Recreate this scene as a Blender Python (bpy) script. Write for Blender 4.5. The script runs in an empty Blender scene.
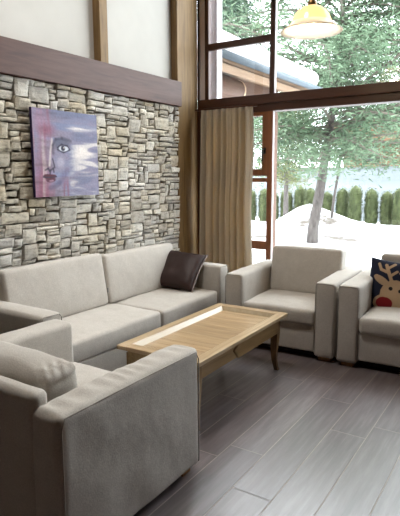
import bpy, math, random
from mathutils import Vector, Matrix, noise
C = bpy.context.scene.collection
PI = math.pi
R = math.radians
random.seed(11)

# ------------------------------------------------------------------ materials
def srgb(r, g, b):
    f = lambda c: (c/255)/12.92 if c/255 <= .04045 else ((c/255+.055)/1.055)**2.4
    return (f(r), f(g), f(b), 1)

def new_mat(name):
    m = bpy.data.materials.new(name); m.use_nodes = True
    nt = m.node_tree; nt.nodes.clear()
    out = nt.nodes.new('ShaderNodeOutputMaterial')
    b = nt.nodes.new('ShaderNodeBsdfPrincipled')
    nt.links.new(b.outputs[0], out.inputs[0])
    return m, nt, b, out

def setin(b, k, v):
    if k in b.inputs: b.inputs[k].default_value = v

def ramp(nt, stops):
    r = nt.nodes.new('ShaderNodeValToRGB')
    e = r.color_ramp.elements
    e[0].position, e[0].color = stops[0]
    e[1].position, e[1].color = stops[-1]
    for p, c in stops[1:-1]:
        n = e.new(p); n.color = c
    return r

def plain(name, c1, c2=None, scale=8, rough=.6, bump=.1, bscale=60, stretch=(1,1,1), detail=4, spec=.5, coords='Object', metallic=0, bdist=.01, sheen=0):
    """noise-varied procedural surface"""
    m, nt, b, out = new_mat(name)
    L = nt.links.new
    tc = nt.nodes.new('ShaderNodeTexCoord')
    mp = nt.nodes.new('ShaderNodeMapping'); mp.inputs['Scale'].default_value = stretch
    L(tc.outputs[coords], mp.inputs[0])
    n = nt.nodes.new('ShaderNodeTexNoise'); n.inputs['Scale'].default_value = scale; n.inputs['Detail'].default_value = detail
    L(mp.outputs[0], n.inputs['Vector'])
    r = ramp(nt, [(.3, c1), (.7, c2 or c1)])
    L(n.outputs[0], r.inputs[0]); L(r.outputs[0], b.inputs['Base Color'])
    b.inputs['Roughness'].default_value = rough
    setin(b, 'Specular IOR Level', spec); setin(b, 'Metallic', metallic); setin(b, 'Sheen Weight', sheen)
    if bump:
        n2 = nt.nodes.new('ShaderNodeTexNoise'); n2.inputs['Scale'].default_value = bscale; n2.inputs['Detail'].default_value = 3
        L(mp.outputs[0], n2.inputs['Vector'])
        bp = nt.nodes.new('ShaderNodeBump'); bp.inputs['Strength'].default_value = bump; bp.inputs['Distance'].default_value = bdist
        L(n2.outputs[0], bp.inputs['Height']); L(bp.outputs[0], b.inputs['Normal'])
    return m

def fabric(name, c1, c2, rough=.9):
    m, nt, b, out = new_mat(name); L = nt.links.new
    tc = nt.nodes.new('ShaderNodeTexCoord')
    n = nt.nodes.new('ShaderNodeTexNoise'); n.inputs['Scale'].default_value = 9; n.inputs['Detail'].default_value = 6; n.inputs['Roughness'].default_value = .7
    L(tc.outputs['Object'], n.inputs['Vector'])
    r = ramp(nt, [(.3, c1), (.7, c2)]); L(n.outputs[0], r.inputs[0])
    # fine woven mottling
    n2 = nt.nodes.new('ShaderNodeTexNoise'); n2.inputs['Scale'].default_value = 160; n2.inputs['Detail'].default_value = 2
    L(tc.outputs['Object'], n2.inputs['Vector'])
    mx = nt.nodes.new('ShaderNodeMix'); mx.data_type = 'RGBA'; mx.blend_type = 'MULTIPLY'; mx.inputs['Factor'].default_value = .5
    r2 = ramp(nt, [(.3, (.72,.72,.72,1)), (.7, (1.1,1.1,1.1,1))]); L(n2.outputs[0], r2.inputs[0])
    L(r.outputs[0], mx.inputs['A']); L(r2.outputs[0], mx.inputs['B'])
    L(mx.outputs['Result'], b.inputs['Base Color'])
    b.inputs['Roughness'].default_value = rough
    setin(b, 'Sheen Weight', .15); setin(b, 'Specular IOR Level', .2)
    n3 = nt.nodes.new('ShaderNodeTexNoise'); n3.inputs['Scale'].default_value = 14; n3.inputs['Detail'].default_value = 3
    L(tc.outputs['Object'], n3.inputs['Vector'])
    b1 = nt.nodes.new('ShaderNodeBump'); b1.inputs['Strength'].default_value = .14; b1.inputs['Distance'].default_value = .02
    L(n3.outputs[0], b1.inputs['Height'])
    b2 = nt.nodes.new('ShaderNodeBump'); b2.inputs['Strength'].default_value = .3; b2.inputs['Distance'].default_value = .002
    L(n2.outputs[0], b2.inputs['Height']); L(b1.outputs[0], b2.inputs['Normal'])
    L(b2.outputs[0], b.inputs['Normal'])
    return m

def wood(name, c1, c2, c3=None, dist=.6, axis=1, scale=3, rough=.5, spec=.4, fine=40, island=False, bump=.15):
    """grain running along the given axis of object space"""
    m, nt, b, out = new_mat(name); L = nt.links.new
    tc = nt.nodes.new('ShaderNodeTexCoord')
    mp = nt.nodes.new('ShaderNodeMapping')
    s = [1,1,1]; s = [9,9,9]; s[axis] = .7
    mp.inputs['Scale'].default_value = s
    vec = tc.outputs['Object']
    if island:
        g = nt.nodes.new('ShaderNodeNewGeometry')
        va = nt.nodes.new('ShaderNodeVectorMath'); va.operation = 'ADD'
        sc = nt.nodes.new('ShaderNodeVectorMath'); sc.operation = 'SCALE'; sc.inputs['Scale'].default_value = 37
        cb = nt.nodes.new('ShaderNodeCombineXYZ')
        for i in range(3): L(g.outputs['Random Per Island'], cb.inputs[i])
        L(cb.outputs[0], sc.inputs[0]); L(vec, va.inputs[0]); L(sc.outputs[0], va.inputs[1]); vec = va.outputs[0]
    L(vec, mp.inputs[0])
    n = nt.nodes.new('ShaderNodeTexNoise'); n.inputs['Scale'].default_value = scale; n.inputs['Detail'].default_value = 8
    n.inputs['Roughness'].default_value = .65; n.inputs['Distortion'].default_value = dist
    L(mp.outputs[0], n.inputs['Vector'])
    st = [(.28, c1), (.72, c2)] if not c3 else [(.28, c1), (.5, c2), (.75, c3)]
    r = ramp(nt, st); L(n.outputs[0], r.inputs[0])
    col = r.outputs[0]
    if island:
        r3 = ramp(nt, [(0, (.9,.9,.9,1)), (1, (1.1,1.09,1.08,1))]); L(g.outputs['Random Per Island'], r3.inputs[0])
        mx = nt.nodes.new('ShaderNodeMix'); mx.data_type = 'RGBA'; mx.blend_type = 'MULTIPLY'; mx.inputs['Factor'].default_value = 1
        L(col, mx.inputs['A']); L(r3.outputs[0], mx.inputs['B']); col = mx.outputs['Result']
    L(col, b.inputs['Base Color'])
    b.inputs['Roughness'].default_value = rough; setin(b, 'Specular IOR Level', spec)
    bp = nt.nodes.new('ShaderNodeBump'); bp.inputs['Strength'].default_value = bump; bp.inputs['Distance'].default_value = .004
    L(n.outputs[0], bp.inputs['Height']); L(bp.outputs[0], b.inputs['Normal'])
    return m

M = {}
M['fabric'] = fabric('beige_grey_upholstery', srgb(182,175,166), srgb(192,186,177))
M['piping'] = fabric('upholstery_piping', srgb(160,154,145), srgb(178,172,163))
M['oak'] = wood('oak_boards', srgb(148,124,94), srgb(176,152,118), srgb(198,176,142), axis=1, rough=.3, spec=.5)
M['oak_cross'] = wood('oak_cross_boards', srgb(134,110,80), srgb(166,140,106), srgb(190,166,130), axis=0, rough=.3, spec=.5, island=True)
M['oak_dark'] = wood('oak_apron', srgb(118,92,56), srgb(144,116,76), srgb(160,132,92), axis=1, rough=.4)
M['sheen_wood'] = wood('moulding_wood_with_sheen', srgb(164,146,116), srgb(182,166,138), axis=1, rough=.25, spec=.6)  # paler than the oak: light caught by the moulding is put into the colour
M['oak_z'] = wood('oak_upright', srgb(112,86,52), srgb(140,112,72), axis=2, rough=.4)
M['post'] = wood('pine_post', srgb(98,74,42), srgb(126,99,60), srgb(144,116,74), axis=2, rough=.6)
M['beam'] = wood('dark_stained_beam', srgb(64,42,36), srgb(84,58,50), srgb(98,72,64), axis=1, rough=.5, spec=.3)
M['frame'] = wood('dark_window_timber', srgb(60,34,23), srgb(82,49,34), axis=0, rough=.4)
M['frame_z'] = wood('dark_window_upright', srgb(60,34,23), srgb(82,49,34), axis=2, rough=.4)
M['sash'] = wood('sash_timber', srgb(112,66,38), srgb(140,88,54), axis=2, rough=.4)
M['ceiling_wood'] = wood('brown_panelling', srgb(96,70,48), srgb(126,94,66), axis=0, rough=.6)
M['plaster'] = plain('cream_plaster', srgb(194,191,183), srgb(202,199,191), scale=3, rough=.9, bump=.08, bscale=90)
M['white_trim'] = plain('white_trim_and_lit_side', srgb(214,208,212), srgb(226,221,224), scale=4, rough=.6, bump=0)
M['black_metal'] = plain('black_metal', srgb(22,20,20), rough=.35, bump=0)
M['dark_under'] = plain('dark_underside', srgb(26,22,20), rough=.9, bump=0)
M['foot'] = wood('light_wood_foot', srgb(150,110,70), srgb(180,140,98), axis=2, rough=.5)
M['zip'] = plain('grey_zip_pull', srgb(140,140,140), rough=.4, bump=0, metallic=.6)
M['brass'] = plain('aged_brass', srgb(120,92,56), rough=.35, bump=0, metallic=.8)
M['snow'] = plain('snow', srgb(238,240,245), srgb(248,249,252), scale=.8, rough=.8, bump=.4, bscale=3, bdist=.1)
M['bark'] = plain('pine_bark', srgb(60,54,52), srgb(98,92,88), scale=12, rough=.95, bump=.8, bscale=25, stretch=(1,1,.3), bdist=.03)
M['twig'] = plain('grey_twig', srgb(84,78,70), srgb(110,102,92), scale=5, rough=.9, bump=0)
M['needles'] = plain('pine_needles', srgb(66,88,64), srgb(108,128,102), scale=1.3, rough=.7, bump=0, spec=.3)
M['needles2'] = plain('spruce_needles', srgb(56,82,66), srgb(92,114,94), scale=1.3, rough=.7, bump=0, spec=.3)
M['needles3'] = plain('yellowish_needles', srgb(84,92,54), srgb(116,120,78), scale=1.3, rough=.7, bump=0, spec=.3)
M['hedge'] = plain('thuja_foliage', srgb(52,60,36), srgb(84,92,58), scale=6, rough=.8, bump=0, spec=.3)
M['chalet_wood'] = wood('chalet_orange_timber', srgb(104,70,50), srgb(126,90,66), axis=0, rough=.7)
M['wing_wood'] = wood('brown_wing_boards', srgb(80,58,46), srgb(104,78,64), axis=1, rough=.7)
M['fascia'] = wood('pale_fascia_timber', srgb(112,86,62), srgb(134,108,82), axis=1, rough=.7)
M['endgrain'] = plain('pale_log_end', srgb(196,170,140), srgb(214,190,160), scale=6, rough=.8, bump=0)
M['gutter'] = plain('grey_blue_metal_gutter', srgb(62,76,86), srgb(72,86,96), rough=.5, bump=0, metallic=0)
M['rock_back'] = plain('wall_mortar', srgb(96,86,74), srgb(116,105,92), scale=12, rough=1, bump=.3)
M['field'] = plain('packed_slushy_snow', srgb(70,77,80), srgb(84,91,94), scale=.35, rough=.9, bump=.2, bscale=2, stretch=(.3,1,1))
M['far_glass'] = plain('far_window_glass', srgb(60,66,72), rough=.1, bump=0)

# snow with bare patches for the ground
def ground_mat():
    m, nt, b, out = new_mat('snow_with_bare_patches'); L = nt.links.new
    tc = nt.nodes.new('ShaderNodeTexCoord')
    n = nt.nodes.new('ShaderNodeTexNoise'); n.inputs['Scale'].default_value = .55; n.inputs['Detail'].default_value = 9; n.inputs['Roughness'].default_value = .72
    L(tc.outputs['Object'], n.inputs['Vector'])
    r = ramp(nt, [(.38, srgb(84,74,64)), (.43, srgb(150,148,148)), (.455, srgb(240,242,246))])
    L(n.outputs[0], r.inputs[0]); L(r.outputs[0], b.inputs['Base Color'])
    b.inputs['Roughness'].default_value = .85
    n2 = nt.nodes.new('ShaderNodeTexNoise'); n2.inputs['Scale'].default_value = 2.5; n2.inputs['Detail'].default_value = 5
    L(tc.outputs['Object'], n2.inputs['Vector'])
    bp = nt.nodes.new('ShaderNodeBump'); bp.inputs['Strength'].default_value = .5; bp.inputs['Distance'].default_value = .15
    L(n2.outputs[0], bp.inputs['Height']); L(bp.outputs[0], b.inputs['Normal'])
    return m
M['ground'] = ground_mat()

def stone_mat():
    m, nt, b, out = new_mat('dry_stone'); L = nt.links.new
    g = nt.nodes.new('ShaderNodeNewGeometry')
    tc = nt.nodes.new('ShaderNodeTexCoord')
    base = ramp(nt, [(0, srgb(166,161,153)), (.2, srgb(206,202,193)), (.4, srgb(182,180,176)), (.55, srgb(216,211,200)), (.7, srgb(160,156,150)), (.85, srgb(224,221,213)), (1, srgb(190,181,165))])
    L(g.outputs['Random Per Island'], base.inputs[0])
    mp = nt.nodes.new('ShaderNodeMapping'); mp.inputs['Scale'].default_value = (1,1,2.2); L(tc.outputs['Object'], mp.inputs[0])
    n = nt.nodes.new('ShaderNodeTexNoise'); n.inputs['Scale'].default_value = 16; n.inputs['Detail'].default_value = 9; n.inputs['Roughness'].default_value = .75
    L(mp.outputs[0], n.inputs['Vector'])
    r = ramp(nt, [(.32, (.45,.44,.43,1)), (.48, (.95,.95,.95,1)), (.7, (1.2,1.19,1.17,1))]); L(n.outputs[0], r.inputs[0])
    mx = nt.nodes.new('ShaderNodeMix'); mx.data_type = 'RGBA'; mx.blend_type = 'MULTIPLY'; mx.inputs['Factor'].default_value = 1
    L(base.outputs[0], mx.inputs['A']); L(r.outputs[0], mx.inputs['B'])
    n4 = nt.nodes.new('ShaderNodeTexNoise'); n4.inputs['Scale'].default_value = 2.2; n4.inputs['Detail'].default_value = 4
    L(tc.outputs['Object'], n4.inputs['Vector'])
    r4 = ramp(nt, [(.4, (1,.99,.97,1)), (.7, srgb(238,230,212))]); L(n4.outputs[0], r4.inputs[0])
    m2 = nt.nodes.new('ShaderNodeMix'); m2.data_type = 'RGBA'; m2.blend_type = 'MULTIPLY'; m2.inputs['Factor'].default_value = 1
    L(mx.outputs['Result'], m2.inputs['A']); L(r4.outputs[0], m2.inputs['B'])
    L(m2.outputs['Result'], b.inputs['Base Color'])
    b.inputs['Roughness'].default_value = .9; setin(b, 'Specular IOR Level', .3)
    bp = nt.nodes.new('ShaderNodeBump'); bp.inputs['Strength'].default_value = .9; bp.inputs['Distance'].default_value = .012
    L(n.outputs[0], bp.inputs['Height']); L(bp.outputs[0], b.inputs['Normal'])
    return m
M['stone'] = stone_mat()

def glass_mat():
    m, nt, b, out = new_mat('window_glass'); nt.nodes.remove(b); L = nt.links.new
    t = nt.nodes.new('ShaderNodeBsdfTransparent'); t.inputs[0].default_value = (.96,.98,.97,1)
    g = nt.nodes.new('ShaderNodeBsdfGlossy'); g.inputs['Roughness'].default_value = .0; g.inputs[0].default_value = (1,1,1,1)
    f = nt.nodes.new('ShaderNodeFresnel'); f.inputs[0].default_value = 1.65
    mx = nt.nodes.new('ShaderNodeMixShader')
    L(f.outputs[0], mx.inputs[0]); L(t.outputs[0], mx.inputs[1]); L(g.outputs[0], mx.inputs[2]); L(mx.outputs[0], out.inputs[0])
    return m
M['glass'] = glass_mat()

def curtain_mat():
    m, nt, b, out = new_mat('beige_curtain_cloth'); L = nt.links.new
    tc = nt.nodes.new('ShaderNodeTexCoord')
    n = nt.nodes.new('ShaderNodeTexNoise'); n.inputs['Scale'].default_value = 120
    L(tc.outputs['Object'], n.inputs['Vector'])
    r = ramp(nt, [(.3, srgb(166,158,144)), (.7, srgb(182,173,156))]); L(n.outputs[0], r.inputs[0])
    L(r.outputs[0], b.inputs['Base Color']); b.inputs['Roughness'].default_value = .9
    t = nt.nodes.new('ShaderNodeBsdfTranslucent'); t.inputs[0].default_value = srgb(220,190,136)
    mx = nt.nodes.new('ShaderNodeMixShader'); mx.inputs[0].default_value = .28
    L(b.outputs[0], mx.inputs[1]); L(t.outputs[0], mx.inputs[2]); L(mx.outputs[0], out.inputs[0])
    return m
M['curtain'] = curtain_mat()

def attr_mat(name, rough=.7, bump=.2, bscale=200, spec=.3):
    m, nt, b, out = new_mat(name); L = nt.links.new
    a = nt.nodes.new('ShaderNodeAttribute'); a.attribute_name = 'paint'
    L(a.outputs['Color'], b.inputs['Base Color'])
    b.inputs['Roughness'].default_value = rough; setin(b, 'Specular IOR Level', spec)
    tc = nt.nodes.new('ShaderNodeTexCoord')
    n = nt.nodes.new('ShaderNodeTexNoise'); n.inputs['Scale'].default_value = bscale; L(tc.outputs['Object'], n.inputs['Vector'])
    bp = nt.nodes.new('ShaderNodeBump'); bp.inputs['Strength'].default_value = bump; bp.inputs['Distance'].default_value = .003
    L(n.outputs[0], bp.inputs['Height']); L(bp.outputs[0], b.inputs['Normal'])
    return m
M['canvas'] = attr_mat('painted_canvas')
M['deer_print'] = attr_mat('printed_cushion_cloth', rough=.9)

def shade_mat(name, col, emit, strength, trans=.5):
    m, nt, b, out = new_mat(name); nt.nodes.remove(b); L = nt.links.new
    d = nt.nodes.new('ShaderNodeBsdfDiffuse'); d.inputs[0].default_value = col
    t = nt.nodes.new('ShaderNodeBsdfTranslucent'); t.inputs[0].default_value = col
    mx = nt.nodes.new('ShaderNodeMixShader'); mx.inputs[0].default_value = trans
    L(d.outputs[0], mx.inputs[1]); L(t.outputs[0], mx.inputs[2])
    g = nt.nodes.new('ShaderNodeBsdfGlossy'); g.inputs['Roughness'].default_value = .15
    m2 = nt.nodes.new('ShaderNodeMixShader'); m2.inputs[0].default_value = .06
    L(mx.outputs[0], m2.inputs[1]); L(g.outputs[0], m2.inputs[2])
    e = nt.nodes.new('ShaderNodeEmission'); e.inputs[0].default_value = emit; e.inputs[1].default_value = strength
    ad = nt.nodes.new('ShaderNodeAddShader'); L(m2.outputs[0], ad.inputs[0]); L(e.outputs[0], ad.inputs[1])
    L(ad.outputs[0], out.inputs[0])
    return m
M['amber'] = shade_mat('amber_lamp_glass', srgb(228,210,170), srgb(255,212,140), .14)
M['frosted'] = shade_mat('white_lamp_glass', srgb(226,218,204), srgb(255,240,215), .03)
M['bulb'] = shade_mat('lit_bulb', srgb(255,250,235), srgb(255,236,190), 5)

def velvet(name, c1, c2):
    return plain(name, c1, c2, scale=5, rough=.5, bump=.15, bscale=20, spec=.3)
M['maroon'] = velvet('dark_maroon_satin', srgb(40,25,22), srgb(52,33,29))
M['maroon_edge'] = plain('cushion_edge_highlight', srgb(120,106,104), srgb(150,138,132), rough=.5, bump=0)  # pale tone paints the highlight along the trimmed edge

# ------------------------------------------------------------------ mesh helpers
class MB:
    def __init__(s): s.v = []; s.f = []; s.m = []; s.mats = []
    def mi(s, mat):
        if mat not in s.mats: s.mats.append(mat)
        return s.mats.index(mat)
    def add(s, vs, fs, mat, X=None):
        k = len(s.v); i = s.mi(mat)
        s.v += [tuple(X @ Vector(p)) if X else tuple(p) for p in vs]
        s.f += [tuple(a+k for a in f) for f in fs]; s.m += [i]*len(fs)
        return s
    def box(s, lo, hi, mat, X=None):
        (a,b,c),(d,e,f) = lo, hi
        vs = [(a,b,c),(d,b,c),(d,e,c),(a,e,c),(a,b,f),(d,b,f),(d,e,f),(a,e,f)]
        return s.add(vs, [(0,3,2,1),(4,5,6,7),(0,1,5,4),(1,2,6,5),(2,3,7,6),(3,0,4,7)], mat, X)
    def soft(s, size, r, mat, puff=(0,0,0), seg=12, wob=0, wscale=6, X=None, seed=0, power=1, fn=None):
        """rounded, optionally inflated cushion block centred on the origin"""
        hx, hy, hz = [a/2 for a in size]
        r = min(r, hx*.98, hy*.98, hz*.98)
        half = (hx, hy, hz)
        def axis_pts(h, n):
            # samples denser close to the rounded ends
            pts = [-h, -h+r*.3, -h+r*.65]
            inner = [(-h+r) + (2*(h-r))*i/n for i in range(n+1)]
            pts += inner + [h-r*.65, h-r*.3, h]
            return pts
        ax = [axis_pts(half[i], max(2, int(seg*size[i]/max(size)))) for i in range(3)]
        idx = {}; vs = []; fs = []
        def vert(i, j, k):
            key = (i,j,k)
            if key in idx: return idx[key]
            p = Vector((ax[0][i], ax[1][j], ax[2][k]))
            c = Vector([max(-half[a]+r, min(half[a]-r, p[a])) for a in range(3)])
            d = p-c
            if d.length > 1e-9: q = c + d.normalized()*r
            else: q = p
            u = [q[a]/half[a] for a in range(3)]
            w = [max(0, 1-abs(u[a])**2.2) for a in range(3)]
            for a in range(3):
                o1, o2 = (a+1)%3, (a+2)%3
                q[a] += puff[a]*u[a]*(w[o1]*w[o2])**power
            if wob:
                nv = noise.noise_vector(q*wscale + Vector((seed*7.3, seed*3.1, seed)))
                q += nv*wob
            if fn: q = fn(q, u)
            idx[key] = len(vs); vs.append(tuple(q)); return idx[key]
        n = [len(a)-1 for a in ax]
        for a in range(3):
            b, c = (a+1)%3, (a+2)%3
            for side in (0, n[a]):
                for i in range(n[b]):
                    for j in range(n[c]):
                        def K(x, y):
                            k = [0,0,0]; k[a] = side; k[b] = x; k[c] = y; return vert(*k)
                        f = [K(i,j), K(i+1,j), K(i+1,j+1), K(i,j+1)]
                        if side == 0: f.reverse()
                        fs.append(tuple(f))
        return s.add(vs, fs, mat, X)
    def tube(s, pts, rad, mat, n=8, cap=True, X=None):
        pts = [Vector(p) for p in pts]
        if not hasattr(rad, '__len__'): rad = [rad]*len(pts)
        vs = []; fs = []
        up = Vector((0,0,1)); prev = None
        for i, p in enumerate(pts):
            t = (pts[min(i+1, len(pts)-1)] - pts[max(i-1, 0)]).normalized()
            if prev is None:
                a = t.cross(up)
                if a.length < .01: a = t.cross(Vector((1,0,0)))
                a.normalize()
            else:
                a = (prev - t*prev.dot(t)).normalized()
            prev = a; b = t.cross(a)
            for k in range(n):
                th = 2*PI*k/n
                vs.append(tuple(p + (a*math.cos(th)+b*math.sin(th))*rad[i]))
        for i in range(len(pts)-1):
            for k in range(n):
                k2 = (k+1)%n
                fs.append((i*n+k, i*n+k2, (i+1)*n+k2, (i+1)*n+k))
        if cap:
            fs.append(tuple(range(n))[::-1]); fs.append(tuple((len(pts)-1)*n+k for k in range(n)))
        return s.add(vs, fs, mat, X)
    def lathe(s, prof, mat, n=40, X=None):
        vs = []; fs = []
        for r, z in prof:
            for k in range(n):
                th = 2*PI*k/n; vs.append((r*math.cos(th), r*math.sin(th), z))
        for i in range(len(prof)-1):
            for k in range(n):
                k2 = (k+1)%n; fs.append((i*n+k, i*n+k2, (i+1)*n+k2, (i+1)*n+k))
        return s.add(vs, fs, mat, X)
    def prism(s, poly, a, b, mat, axis='x', X=None):
        """polygon (list of 2-D points) extruded from a to b along the axis"""
        def P(u, v, w): return {'x': (w,u,v), 'y': (u,w,v), 'z': (u,v,w)}[axis]
        n = len(poly)
        vs = [P(u,v,a) for u,v in poly] + [P(u,v,b) for u,v in poly]
        fs = [tuple(range(n)), tuple(range(2*n-1, n-1, -1))] + [(i, i+n, (i+1)%n+n, (i+1)%n) for i in range(n)]
        return s.add(vs, fs, mat, X)
    def build(s, name, parent=None, smooth=False, bevel=0, loc=None, angle=None, recalc=True):
        me = bpy.data.meshes.new(name); me.from_pydata(s.v, [], s.f)
        for m in s.mats: me.materials.append(M[m])
        me.polygons.foreach_set('material_index', s.m)
        if smooth: me.polygons.foreach_set('use_smooth', [True]*len(s.f))
        me.update()
        if recalc:
            import bmesh
            bm = bmesh.new(); bm.from_mesh(me); bmesh.ops.recalc_face_normals(bm, faces=bm.faces); bm.to_mesh(me); bm.free()
        o = bpy.data.objects.new(name, me); C.objects.link(o)
        if parent: o.parent = parent
        if loc: o.location = loc
        if bevel:
            b = o.modifiers.new('bevel', 'BEVEL'); b.width = bevel; b.segments = 2; b.limit_method = 'ANGLE'; b.angle_limit = R(40)
        return o

def tag(o, label=None, cat=None, group=None, kind=None):
    if label: o['label'] = label
    if cat: o['category'] = cat
    if group: o['group'] = group
    if kind: o['kind'] = kind
    return o
def thing(name, loc, rz, label, cat, group=None):
    o = bpy.data.objects.new(name, None); C.objects.link(o)
    o.empty_display_size = .1
    o.location = loc; o.rotation_euler = (0,0,rz)
    return tag(o, label, cat, group)
def copy_tree(o, parent=None):
    c = o.copy(); C.objects.link(c); c.parent = parent
    for ch in list(o.children): copy_tree(ch, c)
    return c
def T(x, y, z, rx=0, ry=0, rz=0):
    return Matrix.Translation((x,y,z)) @ Matrix.Rotation(rz,4,'Z') @ Matrix.Rotation(ry,4,'Y') @ Matrix.Rotation(rx,4,'X')
def struct(o): o['kind'] = 'structure'; return o

# ------------------------------------------------------------------ camera
F, PITCH, ROLL, YAW = 518.763, .157021, -.0044237, .5775195
cd = bpy.data.cameras.new('camera'); cam = bpy.data.objects.new('camera', cd); C.objects.link(cam)
cd.sensor_fit = 'VERTICAL'; cd.sensor_height = 24; cd.lens = F*24/516
fw = Vector((-math.sin(YAW)*math.cos(PITCH), math.cos(YAW)*math.cos(PITCH), -math.sin(PITCH)))
r0 = Vector((math.cos(YAW), math.sin(YAW), 0)); u0 = r0.cross(fw)
rr = r0*math.cos(ROLL) + u0*math.sin(ROLL); uu = -r0*math.sin(ROLL) + u0*math.cos(ROLL)
mw = Matrix((( rr.x, uu.x, -fw.x, 0), (rr.y, uu.y, -fw.y, 0), (rr.z, uu.z, -fw.z, 1.5), (0,0,0,1)))
cam.matrix_world = mw
cd.clip_end = 500
bpy.context.scene.camera = cam

# ------------------------------------------------------------------ room
WY = 5.2            # inner face of the window wall
XL = -3.48          # plaster plane of the left wall
XR, YB, ZC = 4.0, -3.2, 5.4
XW = .8            # right end of the glazing

# floor: one mesh of long wood-look tiles over pale grout
fl = MB()
M['grout'] = plain('pale_grout', srgb(176,166,158), srgb(190,181,173), scale=20, rough=.8, bump=0)
M['tile'] = wood('wood_look_tile', srgb(70,61,61), srgb(98,88,88), srgb(130,122,124), axis=1, scale=3.2, rough=.3, spec=.9, island=True, bump=0.005, dist=.05)
for nd in M['tile'].node_tree.nodes:
    if nd.type == 'BSDF_PRINCIPLED':
        setin(nd, 'Coat Weight', .7); setin(nd, 'Coat Roughness', .28); setin(nd, 'Coat IOR', 1.7)
fl.box((XL-.2, YB, -.12), (XR, WY+.3, -.0025), 'grout')
PW, PL, G = .207, 1.235, .0025
row0 = {-2:2.235, -1:2.375}
ncol0 = int((XL+1.555)/PW)-2
i = -1
x = -1.555
cols = []
k = -12
while True:
    xa = -1.555 + k*PW
    if xa > XR: break
    if xa+PW > XL-.15: cols.append((k, xa))
    k += 1
offs = {0: 2.235, 1: 2.375, 2: 2.03, 3: 1.62, -1: 1.7}
for k, xa in cols:
    off = offs.get(k, YB + random.random()*PL)
    y = off - math.ceil((off-YB)/PL)*PL
    while y < WY+.28:
        a, b = max(y+G, YB), min(y+PL-G, WY+.28)
        xa2, xb2 = xa+G, min(xa+PW-G, XR)
        if b > a+.02 and xb2 > xa2:
            fl.add([(xa2,a,0),(xb2,a,0),(xb2,b,0),(xa2,b,0)], [(0,1,2,3)], 'tile')
        y += PL
struct(fl.build('floor', recalc=False))

# left wall: plaster behind
w = MB(); w.box((XL-.25, YB-.25, 0), (XL, WY+.1, ZC+.3), 'plaster')
struct(w.build('wall_left'))

# dry stone cladding, one surface
def stone_wall():
    s = MB()
    y0, y1, z0, z1 = -3.15, 4.78, 0.0, 2.243
    s.box((XL-.01, y0, z0), (XL+.035, y1, z1), 'rock_back')
    rnd = random.Random(5)
    cw = .02
    n = int(round((y1-y0)/cw)); sky = [z0]*n
    front = -3.37
    hs = [.026,.032,.038,.044,.048,.053,.058,.063,.07,.08,.095,.125]
    cnt = 0
    while True:
        mz = min(sky)
        if mz > z1-.012: break
        a = sky.index(mz); b = a
        while b < n and abs(sky[b]-mz) < .0075: b += 1
        run = b-a
        h = rnd.choice(hs)
        wd = int(max(3, rnd.gauss(.15 if h < .07 else .16, .07)/cw))
        
        if run - wd < 4: wd = run
        if wd > 24: wd = 13
        # close a gap up to the neighbour's height so courses stay level now and then
        ln = sky[a-1] if a > 0 else 9; rn = sky[b] if b < n else 9
        if run <= 3: h = min(ln, rn)-mz
        elif abs((ln-mz)-h) < .012 and ln < 8: h = ln-mz
        elif abs((rn-mz)-h) < .012 and rn < 8 and a+wd == b: h = rn-mz
        h = min(h, z1-mz)
        if z1-(mz+h) < .022: h = z1-mz
        h = min(max(h, .012), .16)
        for q in range(a, min(a+wd, n)): sky[q] = mz+h
        ya, yb, za, zb = y0+a*cw, y0+(a+wd)*cw, mz, mz+h
        g = rnd.uniform(.0005,.0038)
        ya += g; yb -= g; za += g*.8; zb -= g*.8
        if yb-ya < .01 or zb-za < .006: continue
        cnt += 1
        depth = front + rnd.uniform(-.016, .012)
        tl, tr, bl, br = [rnd.uniform(-.002, min(.010, (zb-za)*.2)) for _ in range(4)]
        cl, cr = rnd.uniform(-.004,.014), rnd.uniform(-.004,.014)
        ny = max(3, min(9, int((yb-ya)/.035)+2)); nz = 4 if h > .05 else 3
        tilt = rnd.uniform(-.05,.05); tz = rnd.uniform(-.10,.16)
        vs = []; fs = []
        for j in range(nz+1):
            v = j/nz
            for i2 in range(ny+1):
                u = i2/ny
                yy = ya + cl*v + (yb-ya-cl*v-cr*(1-v))*u
                lo = za + bl*(1-u)+br*u; hi = zb - tl*(1-u)-tr*u
                zz = lo+(hi-lo)*v
                e = (i2 in (0, ny)) or (j in (0, nz))
                xx = depth + tilt*(yy-(ya+yb)/2) + tz*(zz-(za+zb)/2)
                nn = noise.noise(Vector((yy*9, zz*14, cnt*1.7)))
                xx += nn*.011 - (.009 if e else 0)
                if e:
                    yy += noise.noise(Vector((yy*22, zz*22, 3)))*.008
                    zz += noise.noise(Vector((yy*17, zz*22, 9+cnt)))*.006
                vs.append((xx, yy, zz))
        W = ny+1
        for j in range(nz):
            for i2 in range(ny):
                fs.append((j*W+i2, j*W+i2+1, (j+1)*W+i2+1, (j+1)*W+i2))
        # sides back to the mortar
        ring = [i2 for i2 in range(W)] + [j*W+ny for j in range(1, nz+1)] + [nz*W+i2 for i2 in range(ny-1, -1, -1)] + [j*W for j in range(nz-1, 0, -1)]
        k0 = len(vs)
        for q in ring:
            vs.append((XL+.03, vs[q][1], vs[q][2]))
        m = len(ring)
        for q in range(m):
            fs.append((ring[q], k0+q, k0+(q+1)%m, ring[(q+1)%m]))
        s.add(vs, fs, 'stone')
    o = s.build('wall_left_stone', recalc=False)
    return o
struct(stone_wall())

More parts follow.
